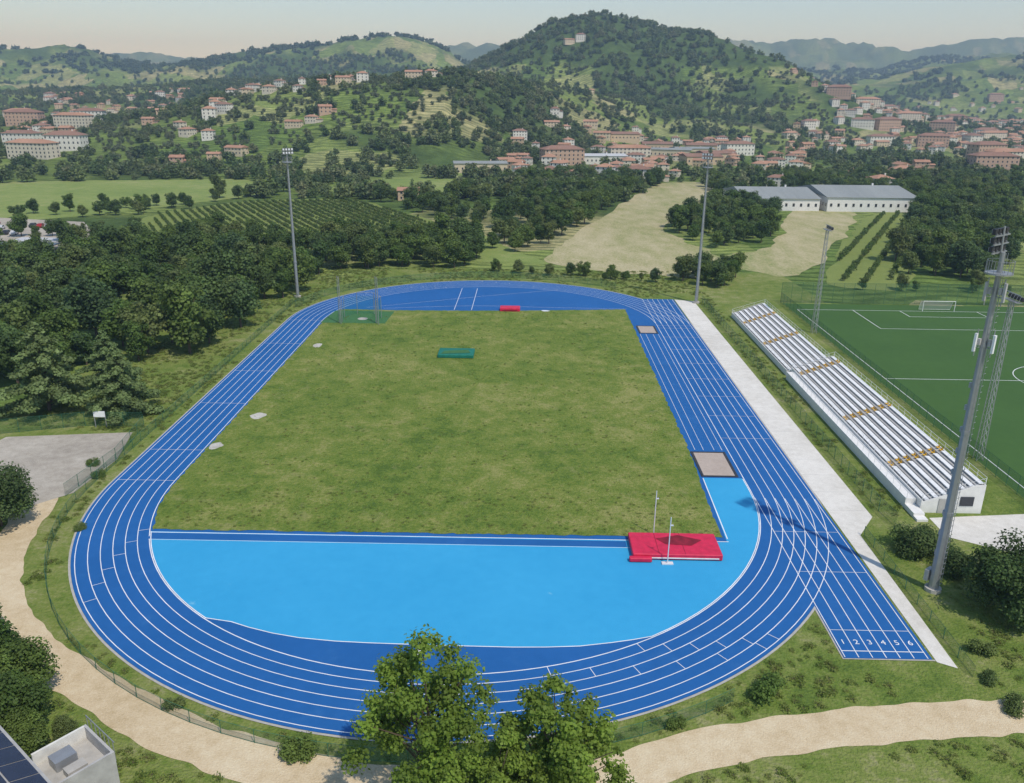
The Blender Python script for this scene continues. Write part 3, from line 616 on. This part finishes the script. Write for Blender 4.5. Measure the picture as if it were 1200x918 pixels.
# ------------------------------------------------------------------ trees
def treemesh(name,h,r,leaf,n,size,seed,kind="round",trunk=.25):
    g=np.random.default_rng(seed); b=B()
    puffs=[]
    if kind=="round":
        th=h*.12; k=34
        ax=g.uniform(.8,1.15,2)
        for i in range(k):
            d=g.normal(size=3); d/=np.linalg.norm(d); q=g.random()**.45
            p=np.array([d[0]*r*.76*q*ax[0],d[1]*r*.76*q*ax[1],th+(h-th)*.5+d[2]*(h-th)*.42*q]); puffs.append((p,r*g.uniform(.18,.40)))
    elif kind=="cedar":
        k=34
        for i in range(k):
            t=(i+.5)/k; z=h*(.10+.88*t); a=i*2.4; rr_=r*(1-t)**.75*g.uniform(.8,1.15)
            for q in (.4,.7,1.): puffs.append((np.array([rr_*q*math.cos(a),rr_*q*math.sin(a),z-.05*h*q*q]),(.26*r*(1-t*.7))*(1.15-.4*q)))
    elif kind=="cypress":
        for i in range(12): t=(i+.5)/12; puffs.append((np.array([0,0,h*(.06+.9*t)]),r*(.55+.6*math.sin(math.pi*min(1,t*.9+.1)))))
    elif kind=="sparse":
        for i in range(105):
            d=g.normal(size=3); d/=np.linalg.norm(d); q=g.random()**.42
            tp=1-.3*d[2]*q
            p=np.array([d[0]*r*q*tp,d[1]*r*q*tp,h*.57+d[2]*h*.42*q]); puffs.append((p,r*g.uniform(.06,.17)))
    elif kind=="bush":
        for i in range(14):
            d=g.normal(size=3); d/=np.linalg.norm(d); p=np.array([d[0]*r*.6,d[1]*r*.6,h*.45+d[2]*h*.3]); puffs.append((p,r*g.uniform(.3,.5)))
    tr=h*.018+.04
    if kind!="bush":
        zt=h*(.9 if kind in("cedar","cypress") else .6)
        b.tube((0,0,-.3),(h*.01,0,zt*.5),tr,tr*.75,'bark',6,False); b.tube((h*.01,0,zt*.5),(0,0,zt),tr*.75,tr*.3,'bark',6,False)
    for p,pr in puffs[::(2 if kind!="cypress" else 20)]:
        z0=min(p[2]*.6,h*.5) if kind in("round","sparse") else (max(.1,p[2]-.1) if kind=="cedar" else .1)
        b.tube((0,0,z0),tuple(p),tr*.28,tr*.08,'bark',4,False)
    nb=len(b.v)
    C=np.array([p for p,_ in puffs]); Rr=np.array([q for _,q in puffs]); pw=Rr**2/np.sum(Rr**2); sh=g.uniform(.72,1.25,len(Rr))
    i=g.choice(len(Rr),n,p=pw); d=g.normal(size=(n,3)); d/=np.linalg.norm(d,axis=1)[:,None]
    rad=Rr[i]*(g.uniform(.2,1.6,n) if kind=="sparse" else np.where(g.random(n)<.7,g.uniform(.7,1.25,n),g.uniform(.3,.8,n)))
    fl=np.array([1,1,.4 if kind=="cedar" else .85])
    c_=C[i]+d*rad[:,None]*fl; c_[:,2]=np.maximum(c_[:,2],.15 if h>1 else .03)
    nn=d*fl*.8+g.normal(size=(n,3))*.5+np.array([0,0,.6]); nn/=np.linalg.norm(nn,axis=1)[:,None]
    t=np.cross(nn,g.normal(size=(n,3))); t/=np.linalg.norm(t,axis=1)[:,None]; u=np.cross(nn,t)
    s=size*g.uniform(.6,1.3,n)[:,None]*.5
    q=np.stack([c_-t*s-u*s*.5,c_+t*s*.3-u*s,c_+t*s+u*s*.4,c_-t*s*.3+u*s],1).reshape(-1,3)
    V=np.concatenate([np.array(b.v,float).reshape(-1,3),q]); Fc=b.f+(np.arange(4*n).reshape(-1,4)+nb).tolist()
    me=bpy.data.meshes.new(name); me.from_pydata(V.tolist(),[],Fc)
    me.materials.append(M['bark']); me.materials.append(M[leaf])
    me.polygons.foreach_set("material_index",[0]*len(b.f)+[1]*n)
    a=me.attributes.new("shade",'FLOAT','POINT'); sv=np.repeat(sh[i]*g.uniform(.8,1.2,n),4)
    a.data.foreach_set("value",np.concatenate([np.ones(nb),sv]).astype(np.float32)); me.update(); return me
def place(ms,name,x,y,s=1,sz=None,z=None):
    o=bpy.data.objects.new(name,ms); COL.objects.link(o); o.location=(x,y,z if z is not None else H1(x,y)); o.rotation_euler[2]=R.uniform(0,6.28); o.scale=(s,s,sz or s); return o
T_fore=treemesh("fore_tree",13.4,4.9,'leaf_fore',22000,.22,1,"sparse"); T_fore2=treemesh("fore_tree2",11.5,4.3,'leaf_fore',20000,.22,2,"sparse")
T_mid=[treemesh("broad_%d"%i,h_,4.,'leaf',4400,.46,10+i) for i,h_ in enumerate((9.5,8.,10.5))]+[treemesh("dark_%d"%i,9.5,4.2,'leaf_dark',4400,.46,20+i) for i in range(2)]
T_near=treemesh("near_dark",7.5,4.6,'leaf_dark',18000,.24,31); T_near2=treemesh("near_green",6,3.,'leaf',14000,.22,32)
T_bush=treemesh("bush",1.8,1.5,'leaf',2400,.17,33,"bush"); T_shrub=treemesh("shrub",3.6,2.6,'leaf_dark',8000,.22,34,"bush")
T_cedar=treemesh("cedar",13,6.2,'leaf_cedar',16000,.36,35,"cedar")
T_far=[treemesh("far_%d"%i,9,4.6,'leaf_far' if i<2 else 'leaf_fard',480,1.15,40+i) for i in range(3)]
T_farb=treemesh("far_blue",10,7,'leaf_blue',260,2.6,45)
T_cyp=treemesh("cypress",12,1.6,'leaf_dark',500,.7,46,"cypress"); T_olive=treemesh("olive",4,2.4,'leaf_olive',260,.7,47)
T_orch=treemesh("orchard",3,1.3,'leaf',300,.4,48,"bush")
place(T_fore,"broadleaf_tree",1.7,-90.4); place(T_fore2,"broadleaf_tree",10.2,-92.2,1.03); place(T_fore2,"broadleaf_tree",6.2,-94.6,.88)
place(T_near,"dark_tree",54.3,-66,1.); place(T_shrub,"shrub",50.2,-54.5,.95); place(T_shrub,"shrub",53,-58.5,.85); place(T_shrub,"shrub",52.5,-54,.8); place(T_near2,"broadleaf_tree",60,-70,.9)
place(T_cedar,"cedar_tree",-65.5,-16.5,1.12); place(T_cedar,"cedar_tree",-53.5,-17.5,.86); place(T_cedar,"cedar_tree",-61,-6,.8)
place(T_near,"broadleaf_tree",-51.3,-52.5,1.0); place(T_near2,"broadleaf_tree",-54,-57,1.1)
for x_,y_,s in [(-36.2,-78.2,1.),(-32.2,-80.8,.95),(-30.6,-84.2,.9),(-38.5,-75.6,.8),(-34.5,-83.5,1.1),(-28.6,-86.6,.65),(-39,-80,1.2),(-41,-72,.6),(-26.8,-84.8,.35)]: place(T_near2,"broadleaf_tree",x_,y_,s)
for x_,y_,s in [(28,-78.3,1.1),(-8.6,-86.1,.95),(-20,-81.2,.6),(20,-82.2,.6),(-42,-53,.5),(47.8,-79.5,.8),(-49,-36,.6),(47.6,-76,.6),(-46.5,-39.5,.6),(49,-72,.8)]: place(T_bush,"bush",x_,y_,s)
def inst(name,xyz,scl,proto):
    n=len(xyz)
    if n==0: return
    po=bpy.data.objects.new("proto_"+proto.name,proto)
    me=bpy.data.meshes.new(name); me.vertices.add(n); me.vertices.foreach_set("co",np.asarray(xyz,np.float32).ravel())
    a=me.attributes.new("scl",'FLOAT','POINT'); a.data.foreach_set("value",np.asarray(scl,np.float32))
    a=me.attributes.new("rz",'FLOAT','POINT'); a.data.foreach_set("value",rng.uniform(0,6.28,n).astype(np.float32))
    o=bpy.data.objects.new(name,me); COL.objects.link(o)
    ng=bpy.data.node_groups.new("scatter",'GeometryNodeTree'); ng.interface.new_socket("Geometry",in_out='INPUT',socket_type='NodeSocketGeometry'); ng.interface.new_socket("Geometry",in_out='OUTPUT',socket_type='NodeSocketGeometry')
    N=ng.nodes;L=ng.links; i=N.new("NodeGroupInput"); q=N.new("NodeGroupOutput"); ip=N.new("GeometryNodeInstanceOnPoints"); oi=N.new("GeometryNodeObjectInfo"); oi.inputs["Object"].default_value=po; oi.inputs["As Instance"].default_value=True
    a1=N.new("GeometryNodeInputNamedAttribute"); a1.data_type='FLOAT'; a1.inputs[0].default_value="scl"; a2=N.new("GeometryNodeInputNamedAttribute"); a2.data_type='FLOAT'; a2.inputs[0].default_value="rz"
    cx=N.new("ShaderNodeCombineXYZ"); L.new(a2.outputs[0],cx.inputs[2]); L.new(i.outputs[0],ip.inputs["Points"]); L.new(oi.outputs["Geometry"],ip.inputs["Instance"]); L.new(cx.outputs[0],ip.inputs["Rotation"]); L.new(a1.outputs[0],ip.inputs["Scale"]); L.new(ip.outputs[0],q.inputs[0])
    md=o.modifiers.new("scatter",'NODES'); md.node_group=ng
def jit(poly,sp,j=.45):
    P=np.array(poly); x0,y0=P.min(0);x1,y1=P.max(0)
    gx,gy=np.meshgrid(np.arange(x0,x1,sp),np.arange(y0,y1,sp)); gx=gx.ravel()+rng.uniform(-j,j,gx.size)*sp; gy=gy.ravel()+rng.uniform(-j,j,gy.size)*sp
    k=inpoly(gx,gy,poly); return gx[k],gy[k]
mx_,my_,ms_=[],[],[]
def wood(poly,sp,s0,s1,keep=1.,nz_=0):
    gx,gy=jit(poly,sp); k=rng.random(len(gx))<keep
    if nz_: k&=fbm(gx,gy,45,17)>nz_
    gx,gy=gx[k],gy[k]
    mx_.extend(gx);my_.extend(gy);ms_.extend(rng.uniform(s0,s1,len(gx)))
wood([(-53,14),(-51,60),(-46,88),(-55,108),(-110,122),(-128,95),(-165,60),(-165,0),(-92,-26),(-77,-16),(-70,4),(-60,6)],6.8,.6,1.35)
wood([(-44,95),(-30,97),(-6,100),(-2,116),(-8,150),(-28,135),(-62,122)],6.,.7,1.2)
wood([(-4,125),(6,128),(16,142),(50,255),(88,366),(60,372),(28,262),(-2,165)],7.5,.6,1.15)
wood([(50,84),(58,80),(69,86),(68,98),(56,101),(49,92)],4.5,.5,.75)
wood([(66,152),(72,137),(84,142),(104,180),(126,290),(105,290),(80,230),(62,185)],7,.65,1.1,.9)
wood([(116,97),(135,92),(168,135),(250,290),(200,290),(156,190),(122,125)],7,.7,1.15,.95)
wood([(-165,118),(-60,122),(-55,135),(-130,158),(-170,165)],8.5,.5,1.,.5)
wood([(-140,255),(-75,265),(-30,208),(-5,165),(25,262),(55,370),(60,395),(0,390),(-3,300),(-90,296),(-110,330)],8,.6,1.1,.85,.46)
wood([(-2,98),(46,88),(46,84),(-2,94)],3.2,.2,.5,.7)
wood([(80,78),(135,76),(135,80),(80,82)],5,.3,.6,.6)
wood([(-200,195),(-130,255),(-120,290),(-112,250),(-150,200),(-190,180)],7,.5,.8,.5)
wood([(100,295),(240,292),(330,330),(330,400),(120,400)],8,.7,1.1,.85,.43)
mx_,my_,ms_=map(np.array,(mx_,my_,ms_))
hk=np.ones(len(mx_),bool)
for hx,hy,hr in HP: hk&=np.hypot(mx_-hx,my_-hy)>hr*1.1
mx_,my_,ms_=mx_[hk],my_[hk],ms_[hk]
pick=rng.choice(len(T_mid),len(mx_),p=[.25,.25,.24,.13,.13])
for k,t in enumerate(T_mid):
    q=pick==k; inst("woodland_trees",np.stack([mx_[q],my_[q],hgt(mx_[q],my_[q])],1),ms_[q],t)
allf=[p for L_ in FLD.values() for p in L_]
def clear(x,y):
    k=np.ones(len(x),bool)
    for p in allf: k&=~inpoly(x,y,p)
    for hx,hy,hr in HP: k&=(np.hypot(x-hx,y-hy)>hr*.9)&~((np.abs(x-hx)<hr*.8)&(y<hy)&(y>hy-hr-6))
    return k
def sector(y0,y1,dens,half=.66):
    a0,a1=y0+135,y1+135; A=half*(a1*a1-a0*a0); n=int(A*dens); Yd=np.sqrt(rng.uniform(a0*a0,a1*a1,n)); return rng.uniform(-half,half,n)*Yd,Yd-135
x,y=sector(255,760,1/48.); f=forest(x,y)
townm=((x>260)&(y>560)); p=np.where(f>.5,.9,.12); p=np.where((y<430)&(np.abs(x)<420),np.maximum(p,.6*(fbm(x,y,50,21)>.49)),p); p=np.where(townm,p*.45,p)
keep=(rng.random(len(x))<p)&clear(x,y)&~((y<300)&(x>55)&(x<300)); x,y=x[keep],y[keep]
x2,y2=sector(760,1950,1/105.); f=forest(x2,y2); tw=(x2>300)&(y2<1500); p=np.where(f>.4,.97,.12); p=np.where(tw,.24,p); keep=(rng.random(len(x2))<p)&clear(x2,y2); x2,y2=x2[keep],y2[keep]
X_=np.concatenate([x,x2]);Y_=np.concatenate([y,y2]); sc=np.concatenate([rng.uniform(.4,1.05,len(x)),rng.uniform(.6,1.15,len(x2))])
pick=rng.choice(3,len(X_),p=[.38,.37,.25]); cyp=rng.random(len(X_))<.03
for k,t in enumerate(T_far):
    q=(pick==k)&~cyp; inst("distant_trees",np.stack([X_[q],Y_[q],hgt(X_[q],Y_[q])-.5],1),sc[q],t)
inst("distant_cypresses",np.stack([X_[cyp],Y_[cyp],hgt(X_[cyp],Y_[cyp])],1),sc[cyp]*1.1,T_cyp)
x,y=sector(420,1300,1/55.,.62); h_=hgt(x,y); f=forest(x,y)
y=np.round(y/7.5)*7.5+4*np.sin(x/40.); keep=(f<.5)&(h_>3)&(rng.random(len(x))<.8)&clear(x,y)&(fbm(x,y,80,31)>.45); x,y=x[keep],y[keep]
inst("olive_terraces",np.stack([x,y,hgt(x,y)],1),rng.uniform(.6,1.1,len(x)),T_olive)
x,y=sector(1950,3600,1/380.,.62); keep=fbm(x,y,260,3)>.42; x,y=x[keep],y[keep]
inst("distant_trees",np.stack([x,y,hgt(x,y)-1],1),rng.uniform(.7,1.3,len(x)),T_farb)
for poly,ang,rs,ps,s0 in ((FLD['vine'][1],.48,5.5,2.8,.8),(FLD['vine'][0],-.5,3.2,1.5,.5)):
    a_=np.arange(-320,320,rs); c_=np.arange(-320,320,ps); A,C_=np.meshgrid(a_,c_); A=A.ravel();C_=C_.ravel(); P=np.array(poly).mean(0)
    x=P[0]+A*math.cos(ang)+C_*math.sin(ang); y=P[1]-A*math.sin(ang)+C_*math.cos(ang); k=inpoly(x,y,poly)&(rng.random(len(x))<.93); x=x[k]+rng.uniform(-.2,.2,k.sum()); y=y[k]
    inst("orchard_rows",np.stack([x,y,np.zeros(len(x))],1),rng.uniform(.75,1.1,len(x))*s0,T_orch)
T_tuft=treemesh("tuft",.3,.6,'leaf_grass',90,.13,60,"bush")
x=rng.uniform(-68,66,30000); y=rng.uniform(-108,100,30000)
def sdst(x,y): return np.hypot(x,np.maximum(np.abs(y)-Lh,0))
pth=np.array(path); dp=np.min(np.hypot(x[:,None]-pth[None,:,0],y[:,None]-pth[None,:,1]),1)
k=(sdst(x,y)>45)&~((x>36)&(x<50)&(y<67)&(y>-75))&(dp>2.4)&(fbm(x,y,9,4)>.40)&~((x>50)&(y>-60)&(x>53.5))&~((x<-46)&(y>-50)&(y<-24)&(x>-70))
x,y=x[k],y[k]; inst("grass_tufts",np.stack([x,y,np.zeros(len(x))],1),rng.uniform(.3,1.,len(x)),T_tuft)
x=rng.uniform(-33.5,30,9000); y=rng.uniform(-52,50,9000); k=(rng.random(9000)<np.where(y<-42,.7,.22)); x,y=x[k],y[k]
inst("infield_weeds",np.stack([x,y,np.full(len(x),.06)],1),rng.uniform(.15,.5,len(x)),T_tuft)
# ------------------------------------------------------------------ air haze (real volume over the whole valley)
hm=bpy.data.materials.new("air_haze"); hm.use_nodes=True; N=hm.node_tree.nodes; N.remove(N["Principled BSDF"]); v=N.new("ShaderNodeVolumeScatter"); v.inputs["Color"].default_value=(.50,.71,.97,1); v.inputs["Density"].default_value=.00023; v.inputs["Anisotropy"].default_value=.2
hm.node_tree.links.new(v.outputs[0],N["Material Output"].inputs["Volume"]); M['haze']=hm
b=B(); b.box(-7000,7000,-900,7000,-60,440,'haze'); b.obj("air_haze")
# ------------------------------------------------------------------ camera
th,ps,ro=.3415,-.0141,.0115
Fv=Vector((math.sin(ps)*math.cos(th),math.cos(ps)*math.cos(th),-math.sin(th))); Rv=Vector((math.cos(ps),-math.sin(ps),0)); Uv=Rv.cross(Fv)
R2v=Rv*math.cos(ro)+Uv*math.sin(ro); U2v=Uv*math.cos(ro)-Rv*math.sin(ro)
cam=bpy.data.cameras.new("camera"); co=bpy.data.objects.new("camera",cam); COL.objects.link(co)
mw=Matrix((R2v,U2v,-Fv)).transposed().to_4x4(); mw.translation=(7.606,-134.987,46.533); co.matrix_world=mw
cam.sensor_width=36; cam.lens=971.47/1200*36; cam.clip_start=.5; cam.clip_end=20000; S.camera=co
# ------------------------------------------------------------------ light
el=math.radians(57); az=Vector((.6,-.8,0))
w=bpy.data.worlds.new("World"); S.world=w; w.use_nodes=True; N=w.node_tree.nodes;L=w.node_tree.links
sky=N.new("ShaderNodeTexSky"); sky.sky_type='NISHITA'; sky.sun_disc=False; sky.sun_elevation=el; sky.sun_rotation=math.atan2(.6,-.8); sky.dust_density=.3; sky.air_density=1.2; sky.ozone_density=3; sky.altitude=200
L.new(sky.outputs[0],N["Background"].inputs[0]); N["Background"].inputs[1].default_value=.14
sd_=bpy.data.lights.new("sun",'SUN'); sd_.energy=3.4; sd_.angle=math.radians(.9); sd_.color=(1,.95,.88)
so=bpy.data.objects.new("sun",sd_); COL.objects.link(so); d=Vector((-az.x*math.cos(el),-az.y*math.cos(el),-math.sin(el))); so.rotation_euler=d.to_track_quat('-Z','Y').to_euler()
S.view_settings.view_transform='Standard'; S.view_settings.look='None'; S.view_settings.exposure=0
